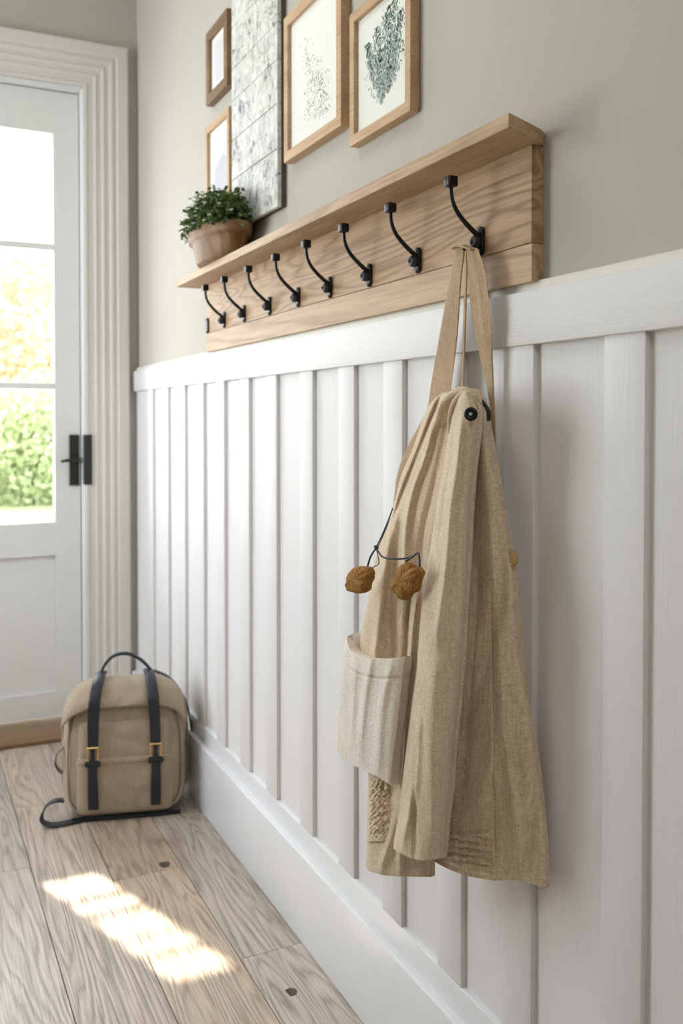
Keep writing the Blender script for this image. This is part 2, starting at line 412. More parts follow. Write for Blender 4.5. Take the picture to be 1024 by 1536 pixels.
# ------------------------------------------------------------------ shelf with hook rail
BY0, BY1 = at(797, 300, .757).y, at(309, 480, .757).y
BZ0, BZG, BZ1 = 1.283, 1.334, 1.464
SF = .686                                        # shelf front
shelf = tag(empty('wall_shelf', (.757, (BY0 + BY1) / 2, BZ0)), 'long oak wall shelf with a backboard of hooks above the white panelling', 'shelf')
m = MB(); m.box(.757, XW, BY0, BY1, BZG + .0003, BZ1); m.bevel(.0008, 2); m.build('upper_board', M_oak, shelf)
m = MB(); m.box(.7575, XW, BY0, BY1, BZ0, BZG - .0003); m.bevel(.0008, 2); m.build('lower_board', wood('oak_lower_board', [(.25, .145, .075), (.43, .28, .16), (.55, .39, .24)], 'y', .5, 12, .5, 6.7, graing=.08, fine=.5).m, shelf)
ye = BY0 - .030
m = MB()
topo = [(SF + .001, ye - .016), (XW - .014, ye + .020), (XW, ye + .030), (XW, BY1 + .055), (SF + .001, BY1 + .055)]
m.rings([[(x, y, BZ1) for x, y in topo], [(x, y, BZ1 + .019) for x, y in topo]]); m.bevel(.0018, 2)
m.build('shelf_board', M_oakshelf, shelf)

def prim_cyl(m, c, axis, r, h, n=18):
    c = Vector(c); a = Vector(axis).normalized(); m.tube([c, c + a * h], r, n)
def make_hook(full=True, prong=True):
    """local frame: origin on the board face, -x out of the wall, z up"""
    h = empty('coat_hook')
    m = MB()
    pr = [(.0085 * math.cos(a), .0085 * math.sin(a) + (.0125 if math.sin(a) > 0 else -.0125)) for a in [2 * math.pi * (k + .5) / 20 for k in range(20)]]
    m.rings([[(0, y, z) for y, z in pr], [(-.004, y, z) for y, z in pr], [(-.0052, y * .85, z * .93) for y, z in pr]])
    for z in (.0155, -.0165): prim_cyl(m, (-.004, 0, z), (-1, 0, 0), .0026, .0022, 10)
    m.build('backplate', M_black, h, False, world=False)
    if not full: return h
    m = MB()                                     # upper arm
    pts = [(-.004, 0, .006), (-.014, 0, .013), (-.030, 0, .026), (-.043, 0, .040), (-.0505, 0, .056), (-.0525, 0, .074)]
    tab = [(i / 5, *p) for i, p in enumerate(pts)]
    m.tube([interp(tab, q / 20) for q in range(21)], [lerp(.0040, .0029, q / 20) for q in range(21)], 12)
    m.build('upper_arm', M_black, h, True, world=False)
    m = MB(); m.box(-.0605, -.0445, -.008, .008, .072, .0875); m.bevel(.0028, 3)
    o = m.build('knob', M_black, h, True, world=False); smooth_by_angle(o, 60)
    m = MB()                                     # rosette where the arms meet the plate
    rr = [(0, .0075), (.004, .0095), (.010, .0085), (.012, .0060), (.0115, .0040), (.0145, .0030), (.015, .0005)]
    m.rings([[(-.005 - d, r * math.cos(a), r * math.sin(a) - .002) for a in [2 * math.pi * k / 18 for k in range(18)]] for d, r in rr])
    o = m.build('rosette', M_iron, h, True, world=False)
    if not prong: return h
    m = MB()                                     # short lower prong
    pts = [(-.005, 0, -.012), (-.014, 0, -.017), (-.024, 0, -.016), (-.031, 0, -.009)]
    tab = [(i / 3, *p) for i, p in enumerate(pts)]
    m.tube([interp(tab, q / 12) for q in range(13)], [.0036] * 10 + [.0042, .0046, .003], 12)
    m.build('lower_prong', M_black, h, True, world=False)
    return h
HZ = 1.356
hx = [722, 628, 555, 496, 448, 405, 367, 337]
hy = [at(p, 400, .757).y for p in hx]
desc = ['black iron coat hook nearest the shelf end, carrying the linen jacket strap',
        'second black iron coat hook from the near end, empty, beside the jacket hook',
        'third black iron coat hook from the near end of the oak rail',
        'fourth black iron coat hook from the near end of the oak rail',
        'fifth black iron coat hook from the near end of the oak rail',
        'sixth black iron coat hook from the near end, third from the door end',
        'seventh black iron coat hook from the near end, next to the farthest hook',
        'farthest complete black coat hook, tucked under the shelf beside the bare plate']
proto = make_hook(); proto2 = make_hook(prong=False)
for k, y in enumerate(hy):
    if k == 0: h = proto
    elif k == 1: h = proto2
    else:
        h = proto2.copy(); C.objects.link(h)
        for ch in list(proto2.children):
            c = ch.copy(); C.objects.link(c); c.parent = h
    h.location = (.757, y, HZ); tag(h, desc[k], 'hook', 'coat hooks along the oak rail')
h = make_hook(False); h.name = 'hook_plate'; h.location = (.757, at(312, 490, .757).y + .0, HZ - .002)
h.children[0].name = 'plate'
tag(h, 'small bare black hook plate at the door end of the oak rail', 'hook plate')

# ------------------------------------------------------------------ pictures
def picture(name, y0, y1, z0, z1, fm, label, border=.02, depth=.019, mat_border=0, prints=None, cat='picture'):
    """y0 near edge, y1 far edge"""
    root = tag(empty(name, (XW, (y0 + y1) / 2, z0)), label, cat, 'framed prints above the shelf')
    x0 = XW - depth; x1 = XW - .0005; b = border
    m = MB()
    out = [(y0, z0), (y1, z0), (y1, z1), (y0, z1)]; inn = [(y0 + b, z0 + b), (y1 - b, z0 + b), (y1 - b, z1 - b), (y0 + b, z1 - b)]
    V = [[m.bm.verts.new((x, y, z)) for y, z in pts] for x, pts in ((x1, out), (x0, out), (x0, inn), (x1, inn))]
    for r in range(4):
        A, B = V[r], V[(r + 1) % 4]
        for k in range(4): m.bm.faces.new((A[k], A[(k + 1) % 4], B[(k + 1) % 4], B[k]))
    m.bevel(.0015, 2)
    m.build('frame', fm, root)
    m = MB(); m.box(x0 + .009, x1 - .001, y0 + b * .6, y1 - b * .6, z0 + b * .6, z1 - b * .6); sh = m.build('paper', M_paper, root)
    if prints: prints(root, x0 + .0088, y0 + b, y1 - b, z0 + b, z1 - b, sh)
    return root
def flake(m, x, y, z, r, ang, asp=.45):
    pts = []
    for q in range(6):
        a = 2 * math.pi * q / 6; u, v_ = r * math.cos(a), r * asp * math.sin(a)
        pts.append((x, y + u * math.cos(ang) - v_ * math.sin(ang), z + u * math.sin(ang) + v_ * math.cos(ang)))
    m.poly(pts)
def print_tree(root, x, y0, y1, z0, z1, sh):
    random.seed(11); yc = (y0 + y1) / 2; W = y1 - y0; H = z1 - z0
    ms = [MB(), MB(), MB()]
    # left is the far side (larger y)
    stems = [(.17, .30, .74, .045), (.06, .20, .82, .06), (-.05, .16, .92, .07), (-.13, .2, .94, .06), (-.20, .24, .80, .06), (.02, .14, .60, .13), (-.14, .2, .58, .12)]
    for (dx, zb, zt, wd) in stems:
        for q in range(520):
            t = random.random(); t = t ** .85; z = z0 + H * lerp(zb, zt, t)
            w_ = wd * W * 1.25 * math.sin(math.pi * min(1, .18 + .8 * (1 - t))) * random.gauss(0, .75)
            y = yc + dx * W * lerp(.8, 1.75, t) + w_
            dep = random.random()
            i = 0 if random.random() < .35 + .55 * t else (1 if dep < .7 else 2)
            flake(ms[i], x - .00003 * i, y, z, random.uniform(.0013, .0036), random.uniform(.6, 2.5))
    for mb, mt in zip(ms, (M_print_green, M_print_green2, M_print_soft)): mb.build('printed_tree', mt, sh and root)
def print_dots(root, x, y0, y1, z0, z1, sh):
    random.seed(5); W = y1 - y0; H = z1 - z0; a, b = MB(), MB()
    for q in range(430):
        s = random.choice([(.62, .15, .8), (.52, .12, .62), (.38, .1, .55), (.30, .1, .42)])
        t = random.random(); z = z0 + H * lerp(s[1], s[2], t); y = y0 + W * (s[0] + random.gauss(0, .055) + (t - .5) * .1)
        flake(b, x, y, z, random.uniform(.0008, .0032), random.uniform(.4, 2.7))
    a.bm.free(); b.build('printed_twigs', M_print_dot, root)['kind'] = 'stuff'
def print_block(root, x, y0, y1, z0, z1, sh):
    m = MB(); W = y1 - y0; H = z1 - z0
    pts = [(y0 + W * .16, z0 + H * .04), (y1 - W * .22, z0 + H * .04), (y1 - W * .22, z0 + H * .52), (y1 - W * .38, z0 + H * .60), (y0 + W * .3, z0 + H * .66), (y0 + W * .16, z0 + H * .60)]
    m.poly([(x, y, z) for y, z in pts]); m.build('printed_block', M_print_grey, root)
def print_faint(root, x, y0, y1, z0, z1, sh):
    m = MB(); W = y1 - y0; H = z1 - z0
    m.poly([(x, y, z) for y, z in ((y0 + W * .2, z0 + H * .12), (y1 - W * .2, z0 + H * .12), (y1 - W * .2, z0 + H * .88), (y0 + W * .2, z0 + H * .88))]); m.build('printed_area', Mat('pale_lilac_ink', (.62, .61, .62), .8).m, root)
    random.seed(9); m = MB()
    for q in range(60): flake(m, x - .0001, y0 + W * random.uniform(.25, .6), z0 + H * random.uniform(.15, .8), .003, random.random() * 3)
    m.build('printed_marks', M_print_grey, root)
XFR = XW - .019
def rect(l, r, yb, yt, pxb):            # frame edges from the survey
    a, b = at(l, 100, XFR).y, at(r, 100, XFR).y
    return b, a
yE0, yE1 = rect(523.5, 615, 0, 0, 0); zE0, zE1 = at(524.4, 217, XFR).z, at(523.5, 23, XFR).z
picture('picture_frame', yE0, yE1, zE0 - .004, zE1, M_frame, 'oak-framed print of a teal green tree, nearest above the shelf', prints=print_tree, border=.019)
yD0, yD1 = rect(427, 513, 0, 0, 0); zD0, zD1 = at(426, 242, XFR).z, at(428.7, 27, XFR).z
picture('picture_frame', yD0, yD1, zD0 - .006, zD1, M_frame, 'large oak-framed print of faint speckled twigs beside the chipped white panel', prints=print_dots, border=.022, depth=.022)
yA0, yA1 = rect(309.5, 341, 0, 0, 0); zA0, zA1 = at(309.5, 160, XFR).z, at(309.5, 51, XFR).z
picture('picture_frame', yA0, yA1, zA0, zA1, M_frame_dark, 'small dark brown frame, upper of the two stacked at the far end', prints=print_faint, border=.027, depth=.021)
yB0, yB1 = rect(305.8, 341.5, 0, 0, 0); zB1 = at(305.8, 193, XFR).z
picture('picture_frame', yB0, yB1, 1.625, zB1, M_frame, 'pale oak frame with grey block print, standing above the potted plant', prints=print_block, border=.019, depth=.017)
# chipped whitewashed panel
yC0, yC1 = rect(348.8, 417.5, 0, 0, 0); zC0 = at(418, 310, XFR).z; zC1 = 2.33
pan = tag(empty('wall_panel', (XW, (yC0 + yC1) / 2, zC0)), 'tall chipped whitewashed plank panel hung between the framed prints', 'wall art')
zj = [zC0, 1.70, 1.80, 1.897, 1.978, 2.08, 2.20, zC1]
m = MB(); m.box(XW - .012, XW - .0005, yC0 + .002, yC1 - .002, zC0 + .002, zC1 - .002); m.build('backing', M_joint, pan)
for a, b in zip(zj, zj[1:]):
    m = MB(); m.box(XW - .022, XW - .012, yC0, yC1, a + .0008, b - .0008); m.bevel(.0012, 1); m.build('plank', M_chip, pan)

# ------------------------------------------------------------------ potted plant
PX, PY, PZ = .711, 2.19, BZ1 + .0192
pot = tag(empty('potted_plant', (PX, PY, PZ)), 'leafy green plant with tiny white flowers in an oval brown pot on the shelf', 'potted plant')
prf = [(.0, .02), (.0, .70), (.004, .735), (.03, .80), (.062, .87), (.066, .90), (.069, .985), (.074, 1.0), (.094, 1.02), (.100, 1.0), (.1005, .96), (.098, .93), (.085, .90), (.075, .88)]
RX, RY = .066, .150
m = MB(); rings = []
for h_, s_ in prf:
    rings.append([(PX + RX * s_ * math.cos(a) * (1 + .004 * math.sin(5 * a)), PY + RY * s_ * math.sin(a) * (1 + .004 * math.cos(4 * a)), PZ + h_ * .80) for a in [2 * math.pi * k / 48 for k in range(48)]])
m.rings(rings); o = m.build('pot', M_pot, pot, True); smooth_by_angle(o, 60)
m = MB(); m.rings([[(PX + RX * .89 * math.cos(a), PY + RY * .89 * math.sin(a), PZ + z) for a in [2 * math.pi * k / 32 for k in range(32)]] for z in (.055, .066)]); m.build('soil', M_soil, pot)
random.seed(21)
lf, fl, stm = MB(), MB(), MB()
def leaf(m, c, d, nrm, L, Wd):
    d = d.normalized(); s = d.cross(nrm).normalized() * Wd; n = s.cross(d).normalized()
    pts = [c, c + d * L * .35 + s + n * L * .05, c + d * L * .8 + s * .7, c + d * L, c + d * L * .8 - s * .7, c + d * L * .35 - s + n * L * .05]
    mid = m.bm.verts.new(c + d * L * .5 - n * L * .06); vs = [m.bm.verts.new(p) for p in pts]
    for k in range(6): m.bm.faces.new((mid, vs[k], vs[(k + 1) % 6]))
GX, GY, GZ = .080, .165, .108
for q in range(430):
    th = random.uniform(0, 2 * math.pi); cz = random.uniform(-.12, 1); rr = math.sqrt(max(0, 1 - cz * cz))
    k = random.uniform(.80, 1.06)
    tip = Vector((PX - .004 + GX * rr * math.cos(th) * k, PY + GY * rr * math.sin(th) * k, PZ + .080 + GZ * max(cz, -.1) * k * random.uniform(.85, 1.0)))
    if tip.x > XW - .034: tip.x = XW - .034 - random.uniform(0, .01)
    base = Vector((PX + RX * .5 * rr * math.cos(th), PY + RY * .55 * rr * math.sin(th), PZ + .066))
    midp = base.lerp(tip, .55) + Vector((0, 0, .012))
    tab = [(0, *base), (.55, *midp), (1, *tip)]
    stm.tube([interp(tab, u / 5) for u in range(6)], .0008, 4)
    for u in range(13):
        t = .35 + .65 * u / 12; p = Vector(interp(tab, t)); d = Vector((random.gauss(0, 1), random.gauss(0, 1), random.gauss(.25, .8)))
        if p.x + .03 > XW: d.x = -abs(d.x)
        leaf(lf, p, d, Vector((random.gauss(0, .5), random.gauss(0, .5), 1)), random.uniform(.007, .013), random.uniform(.003, .0052))
    if random.random() < .20:
        p = tip + Vector((0, 0, .003))
        for u in range(5):
            a = 2 * math.pi * u / 5; leaf(fl, p, Vector((math.cos(a) - .4, math.sin(a), .5)), Vector((-.7, -.5, 1)), .0048, .0024)
stm.build('stems', M_stem, pot); tag(lf.build('foliage', M_leaf, pot), kind='stuff'); fl.build('blossoms', M_flower, pot)

# ------------------------------------------------------------------ linen jacket on its strap
GB = [(500, .598), (560, .628), (620, .660), (680, .688), (740, .714), (800, .735), (830, .742)]
def G(px, py):
    t = sm((py - 590) / 420.0); return lerp(.716, interp(GB, px), t)
jk = tag(empty('linen_jacket', tuple(at(700, 1310, .70))), 'beige linen jacket hanging by a long tan strap from the nearest hook', 'jacket')
def sheet(name, mat, rows, off=0.0, bulge=.012, thick=.014, folds=(), top=None, bot=None, nu=70, nv=150, wob=.0018, parent=jk, Gf=G, powr=2.2, seed=0.0, hem=0.0, fn=None, edge=.35):
    """one layer of cloth: rows give (image height, left, right) of its outline as surveyed, Gf its distance from the wall;
    folds are ((height, position)..., width, relief). Front and back faces, closed all round."""
    y0, y1 = rows[0][0], rows[-1][0]
    front, back = [], []
    for j in range(nv + 1):
        v = j / nv; fr, bk = [], []
        for i in range(nu + 1):
            u = i / nu; e = 2 * u - 1
            pt = y0 if top is None else interp(top, u); pb = y1 if bot is None else interp(bot, u)
            py = lerp(pt, pb, v); L, Rr = interp(rows, py); px = lerp(L, Rr, .5 + .5 * math.sin(e * math.pi / 2) * .35 + e * .325)
            x = Gf(px, py) - off
            rnd = max(0.0, 1 - abs(e) ** powr) ** edge
            dz = 0
            for tab, w_, amp in folds:
                if py < tab[0][0] - 40 or py > tab[-1][0] + 40: continue
                fade = sm((py - tab[0][0] + 40) / 60) * sm((tab[-1][0] + 40 - py) / 60)
                dx = (px - interp(tab, py)) / w_
                dz += amp * math.exp(-dx * dx) * fade
            P0 = at(px, py, x)
            nz = noise.noise(Vector((P0.y * 9 + seed, P0.z * 7, seed))) * 1.6 + noise.noise(Vector((P0.y * 26 + seed, P0.z * 11, seed + 5))) * .5
            xf = x - bulge * rnd - (dz + wob * nz) * min(1, rnd * 1.4)
            if fn: xf -= fn(px, py, u, v)
            if hem: xf -= .0012 * math.exp(-((v - 1 + hem) / .006) ** 2) * -1
            fr.append(at(px, py, xf))
            b = at(px, py, x); b.x = min(XF - .003, b.x + thick * rnd); bk.append(b)
        front.append(fr); back.append(bk[1:-1])
    m = MB(); rings = [f + b[::-1] for f, b in zip(front, back)]
    vs = m.rings(rings, True, False, False)
    for row in (vs[0], vs[-1]):                  # close top and bottom edge
        n = nu + 1; F_ = row[:n]; B_ = row[n:][::-1]
        for k in range(nu):
            a, b = F_[k], F_[k + 1]
            c = B_[k] if k < nu - 1 else None; d = B_[k - 1] if k > 0 else None
            face = [q for q in (a, b, c, d) if q is not None]
            if len(set(face)) >= 3:
                try: m.bm.faces.new(face)
                except ValueError: pass
    o = m.build(name, mat, parent, True)
    smooth_by_angle(o, 70)
    return o
def rnd_smock(px, py, u, v):
    p = Vector((px * .12, py * .12, 0)); return .0022 * abs(noise.noise(p)) + .0018 * abs(noise.noise(p * 2.3))

# strap (webbing loop over the prong)
def Gs(px, py):
    t = sm((py - 372) / 260); return lerp(.730, lerp(.727, G(px, py), .6), t)
sheet('strap', M_strap, [(370.5, 682, 696), (380, 681, 695.5), (420, 673.5, 691), (500, 659.5, 686), (577, 646, 677), (615, 639.5, 672), (672, 610, 645), (710, 596, 630), (760, 589, 610), (792, 582, 592)],
      off=0, bulge=.001, thick=.003, nu=16, nv=110, wob=.001, Gf=lambda px, py: lerp(.728, G(px, py) + .014, sm((py - 372) / 300)))
sheet('strap', M_strap, [(372, 694, 715), (381, 698, 719), (407, 701, 727), (436, 703.5, 731), (488, 710, 736), (525, 717.5, 737.5), (607, 734, 740.3), (660, 738, 742), (715, 740.5, 742.5)],
      off=0, bulge=.001, thick=.003, nu=16, nv=110, wob=.0012, folds=[([(372, 706), (420, 716), (520, 728)], 3.5, .0012)], Gf=lambda px, py: lerp(.729, .742, sm((py - 372) / 220)))
m = MB()                                         # the fold of the strap over the prong
a, b = at(689, 371, .7285), at(708, 373, .7285)
tab = [(0, *at(682.5, 372, .728)), (.35, *at(688, 368.3, .725)), (.7, *at(698, 369.5, .725)), (1, *at(711, 374.5, .728))]
ring = []
for q in range(17):
    p = Vector(interp(tab, q / 16)); ring.append([p + Vector((-.007, 0, -.002)), p + Vector((-.007, 0, .0008)), p + Vector((.009, 0, .0008)), p + Vector((.009, 0, -.002))])
m.rings(ring); o = m.build('strap_fold', M_strap, jk, True); smooth_by_angle(o, 60)
m = MB(); tab = [(0, *at(699, 374, .729)), (.3, *at(698.5, 420, .729)), (1, *at(693.5, 588, .722))]
pts = [Vector(interp(tab, q / 20)) for q in range(21)]
m.rings([[p + Vector((-.0012, -.0022, 0)), p + Vector((-.0012, .0022, 0)), p + Vector((.0012, .0022, 0)), p + Vector((.0012, -.0022, 0))] for p in pts])
m.build('hanging_loop', M_strap, jk)

# right side of the body (coarser, nearer the wall)
sheet('right_panel', M_linen_dark, [(598, 700, 716), (612, 694, 721.5), (628, 690, 726), (672, 688, 735), (724, 684, 745.5), (800, 678, 758), (876, 672, 771.5), (981, 668, 780), (1060, 664, 790), (1104, 660, 798.5), (1186, 655, 810), (1278, 650, 818.5), (1331, 648, 820)],
      off=-.006, bulge=.012, thick=.018, nu=110, nv=200, seed=3.1, wob=.0016,
      bot=[(0, 1291), (.12, 1300), (.3, 1312), (.52, 1320.5), (.66, 1320), (.8, 1324), (.95, 1332), (1, 1330)],
      folds=[([(640, 722), (760, 732), (900, 742), (1050, 752), (1200, 768), (1320, 784)], 9, .006), ([(860, 716), (960, 712), (1100, 694)], 8, -.007),
             ([(900, 748), (960, 735), (1080, 706), (1180, 690)], 10, -.006), ([(900, 762), (1000, 760), (1120, 742), (1200, 722)], 14, .006), ([(1180, 790), (1250, 770), (1310, 740)], 14, .004), ([(1200, 806), (1260, 796), (1330, 780)], 8, -.004)],
      fn=lambda px, py, u, v: -.0016 * math.exp(-((px - interp([(820, 735), (1000, 737.5), (1330, 743)], py)) / 1.2) ** 2) * sm((py - 860) / 60)
)
# left front of the body
sheet('front_panel', M_linen, [(582.5, 688, 700), (587, 668, 712), (596, 654, 716), (607, 644, 718), (626, 635, 717), (672, 619, 704), (712, 602, 694), (760, 589, 686), (803, 573, 680), (850, 560, 672), (900, 552, 664), (950, 541, 655), (1000, 538, 648), (1060, 540, 645), (1120, 548, 640), (1165, 552, 636), (1200, 552, 640), (1250, 549.5, 645), (1316, 548, 645)],
      off=.004, bulge=.018, thick=.02, nu=120, nv=220, seed=1.2, wob=.0022,
      top=[(0, 590), (.2, 585.5), (.5, 582.5), (.8, 584), (1, 590)], bot=[(0, 1300), (.1, 1307), (.4, 1314), (1, 1315.5)],
      folds=[([(590, 655), (626, 641), (672, 625), (738, 598), (800, 580)], 4.0, .005), ([(590, 662), (650, 637), (720, 610), (780, 588)], 3.0, -.004),
             ([(593, 672), (635, 651), (691, 635), (738, 618), (794, 608), (860, 606)], 4.5, .0085), ([(607, 676), (658, 667), (738, 650), (794, 636), (880, 624)], 7, -.007),
             ([(780, 592), (830, 580), (900, 571), (985, 562)], 6, .009), ([(850, 590), (900, 586), (985, 584)], 9, -.007), ([(870, 628), (930, 620), (1100, 606), (1290, 600)], 5, .006), ([(870, 617), (930, 611), (985, 608)], 4, -.007),
             ([(1180, 600), (1240, 590), (1300, 572)], 6, .004)],
      fn=lambda px, py, u, v: -.001 * math.exp(-((py - 1296 - .08 * (px - 550)) / 1.3) ** 2))
def smocks(px, py, u, v):
    e = min(1, 6 * u, 6 * (1 - u)) * min(1, 6 * v, 6 * (1 - v)); p = Vector((px * .17, py * .15, 2.0))
    return e * (.0030 * noise.noise(p) + .0012 * math.sin(px * .9 + 2 * noise.noise(p * .5)) * math.sin(py * .8 + 3 * noise.noise(p * .7)))
sheet('smocked_panel', M_linen, [(1160, 552, 590), (1210, 551, 594), (1262, 550, 594)], off=.006, bulge=.017, thick=.004, nu=60, nv=110, seed=2, wob=0, fn=smocks, edge=.3)
def gather(px, py, u, v):
    e = min(1, 8 * u, 8 * (1 - u)) * min(1, 8 * v, 8 * (1 - v)); k = sm((730 - px) / 50); p = Vector((px * .10, py * .16, 7))
    return e * (.0017 * math.sin((py - .16 * px + 2.5 * noise.noise(p)) * .62) + .0022 * k * noise.noise(p * 1.5) + .0006 * math.sin(px * .5 + 3 * noise.noise(p)))
sheet('gathered_hem', M_linen_dark, [(1247, 664, 739.5), (1285, 662, 741), (1320, 660, 742)], off=-.004, bulge=.0135, thick=.004, nu=110, nv=90, seed=2, wob=.0006, fn=gather, edge=.25,
      top=[(0, 1250), (.5, 1252), (1, 1247)], bot=[(0, 1291), (.3, 1301), (.6, 1311), (1, 1318)])
# patch pocket
sheet('pocket', M_linen_pale, [(950, 521, 611), (965, 516.5, 610), (1010, 512, 605), (1060, 507, 600), (1110, 503.5, 594), (1128, 505, 591.5), (1150, 512, 589), (1182, 530, 586)],
      off=.021, bulge=.012, thick=.026, nu=80, nv=110, seed=7.7, wob=.0018, Gf=lambda px, py: G(px, py) - .028 * sm((px - 505) / 105) + .012,
      top=[(0, 955), (.05, 962), (.13, 974), (.35, 985), (.6, 989.5), (1, 984.5)], bot=[(0, 1120), (.08, 1137), (.5, 1158), (.85, 1174), (1, 1179)],
      folds=[([(990, 556), (1040, 548), (1110, 540)], 6, .0035), ([(1000, 532), (1100, 528)], 5, .003), ([(1000, 585), (1060, 572), (1150, 566)], 7, .003)],
      fn=lambda px, py, u, v: -.0009 * math.exp(-((v - .165) / .009) ** 2) + .0010 * sm((.16 - v) / .02))
m = MB()                                         # back lip of the pocket, open towards the room
tab = [(0, *at(520, 962, .600)), (.3, *at(525, 953, .606)), (.6, *at(535, 949.5, .616)), (1, *at(552, 950, .628))]
pts = [Vector(interp(tab, q / 14)) for q in range(15)]
m.rings([[p + Vector((-.002, 0, 0)), p + Vector((.002, 0, 0)), p + Vector((.012, 0, -.05)), p + Vector((.008, 0, -.05))] for p in pts])
m.build('pocket_lip', M_linen_pale, jk, True)
# sleeve / front edge hanging foremost
sheet('sleeve', M_linen, [(588, 694, 704), (593, 686, 709), (602, 680.5, 713), (618, 676, 716), (640, 673, 715), (664, 670, 712.5), (700, 664, 708.5), (757, 655, 704.5), (800, 648.5, 702.5), (850, 641, 700.5), (920, 631, 696), (990, 625, 692.5), (1051, 617, 687.5), (1121, 608.5, 680), (1179, 602, 676), (1225, 597, 670.5), (1262, 590.5, 667), (1292, 589, 664)],
      off=.030, bulge=.027, thick=.02, nu=90, nv=220, seed=4.4, wob=.0022, powr=2.0, edge=.5,
      top=[(0, 594), (.25, 589), (.5, 587), (.75, 589), (1, 595)], bot=[(0, 1272), (.15, 1279), (.4, 1288), (.7, 1291), (.9, 1286), (1, 1274)],
      folds=[([(640, 690), (700, 684), (760, 675), (850, 668), (950, 655)], 6, .0065), ([(620, 684), (680, 678), (740, 668), (800, 660)], 4, -.004), ([(1080, 628), (1180, 620), (1260, 604)], 6, .005),
             ([(1120, 624), (1200, 620), (1275, 622)], 4, -.0035), ([(1000, 650), (1100, 645), (1250, 650)], 12, .004)])
# rolled collar edge arching over the top
m = MB(); tab = [(0, *at(673, 650, .672)), (.2, *at(674.5, 622, .666)), (.4, *at(683, 600, .663)), (.6, *at(698, 589.5, .664)), (.8, *at(710, 597, .669)), (1, *at(717, 614, .680))]
pts = [interp(tab, q / 24) for q in range(25)]
m.tube(pts, [.0012 + .0026 * math.sin(math.pi * q / 24) for q in range(25)], 10)
m.build('collar_edge', M_linen, jk, True)
m = MB(); tab = [(0, *at(652, 640, .676)), (.25, *at(664, 606, .674)), (.5, *at(686, 586.5, .676)), (.75, *at(706, 588, .682)), (1, *at(722, 606, .696))]
pts = [interp(tab, q / 24) for q in range(25)]
m.tube(pts, [.0016 + .0034 * math.sin(math.pi * q / 24) for q in range(25)], 10)
m.build('collar_edge', M_linen, jk, True)
# black snap button
bc = at(706.3, 621, .6555); d = ray(706, 621).normalized(); ax = (-d + Vector((-.25, 0, 0))).normalized()
def disc(m, c, ax, prof_, n=28):
    ax = ax.normalized(); u = ax.orthogonal().normalized(); w_ = ax.cross(u)
    m.rings([[c + ax * h + (u * math.cos(a) + w_ * math.sin(a)) * r for a in [2 * math.pi * k / n for k in range(n)]] for h, r in prof_])
m = MB(); disc(m, bc, ax, [(-.004, .007), (-.001, .0085), (.0015, .0090), (.0032, .0084), (.0036, .006), (.0024, .0040), (.0022, .001)])
bt = m.build('button', M_black, jk, True)
m = MB(); disc(m, bc + ax * .0024, ax, [(0, .0022), (.0012, .0022), (.0015, .0015), (.0009, .0009), (.0008, .0003)]); m.build('button_rivet', M_steel, bt, True, world=False)
bt.children[0].data.transform(Matrix.Translation(-Vector(jk.location)))
# dark leather tab at the shoulder
m = MB(); tab = [(0, *at(716, 598, .700)), (.35, *at(724, 607, .701)), (.7, *at(730, 618, .702)), (1, *at(730.5, 632, .702))]
pts = [Vector(interp(tab, q / 14)) for q in range(15)]
m.rings([[p + Vector((-.001, 0, 0)), p + Vector((-.001, -.0025, .001)), p + Vector((.004, -.0025, .001)), p + Vector((.004, 0, 0))] for p in pts])
o = m.build('leather_tab', M_black, jk, True); smooth_by_angle(o, 60)
# cord with suede toggles
cord = MB()
def curve(pts, n): 
    tab = [(i / (len(pts) - 1), *at(*p)) for i, p in enumerate(pts)]; return [interp(tab, q / n) for q in range(n + 1)]
cord.tube(curve([(589, 762, .628), (583, 778, .622), (574, 800, .612), (564, 821, .606)], 18), .0010, 8)
cord.tube(curve([(586.5, 768, .626), (580, 790, .616), (566, 822, .605)], 12), .0007, 6)
cord.tube(curve([(564, 822, .604), (556, 834, .600), (551.5, 848, .597), (549, 860, .597)], 14), .0014, 8)
cord.tube(curve([(564, 823, .604), (568, 845, .603), (557, 852, .600), (555, 862, .600)], 12), .0007, 6)
cord.tube(curve([(565, 824, .604), (572, 834, .603), (582, 838, .606), (596, 838.5, .612), (608, 837.5, .618), (618, 834, .622), (626, 829, .626)], 24), .0013, 8)
cord.tube(curve([(608, 842, .618), (618, 836, .621), (626.5, 829.5, .625), (628.8, 838, .624), (629, 850, .622)], 18), .0014, 8)
p = at(564, 821, .603); cord.tube([p + Vector((0, .004, .001)), p, p + Vector((0, -.004, -.001))], [.002, .0034, .002], 10)
cord.build('cord', M_navy, jk, True)
def toggle(outline, xc, th, seed, name='suede_toggle'):
    """rolled piece of suede: surveyed outline inflated around its own middle"""
    cxp = sum(p[0] for p in outline) / len(outline); cyp = sum(p[1] for p in outline) / len(outline)
    tab = [(i, *p) for i, p in enumerate(outline + [outline[0]])]; n = 36
    m = MB(); rings = []
    for q in range(17):
        ph = math.pi * (q / 16 - .5); s_ = max(.02, math.cos(ph)) ** .5; rg = []
        for k in range(n):
            a, b = interp(tab, len(outline) * k / n); P = at(cxp + (a - cxp) * s_, cyp + (b - cyp) * s_, xc); 
            nn = noise.noise(Vector((a * .09 + seed, b * .09, q * .25))) * .0036 + .0014 * math.sin((a * .8 + b) * .55 + seed)
            P.x += th * math.sin(ph) + nn * s_; P.y += nn * .5; rg.append(P)
        rings.append(rg)
    m.rings(rings); return m.build(name, M_suede, jk, True)
toggle([(534, 851), (540, 849), (551, 850), (557, 856), (557, 866), (552, 880), (547, 889), (538, 890), (526, 887), (523, 881), (524, 870), (527, 858)], .594, .012, 1.0)
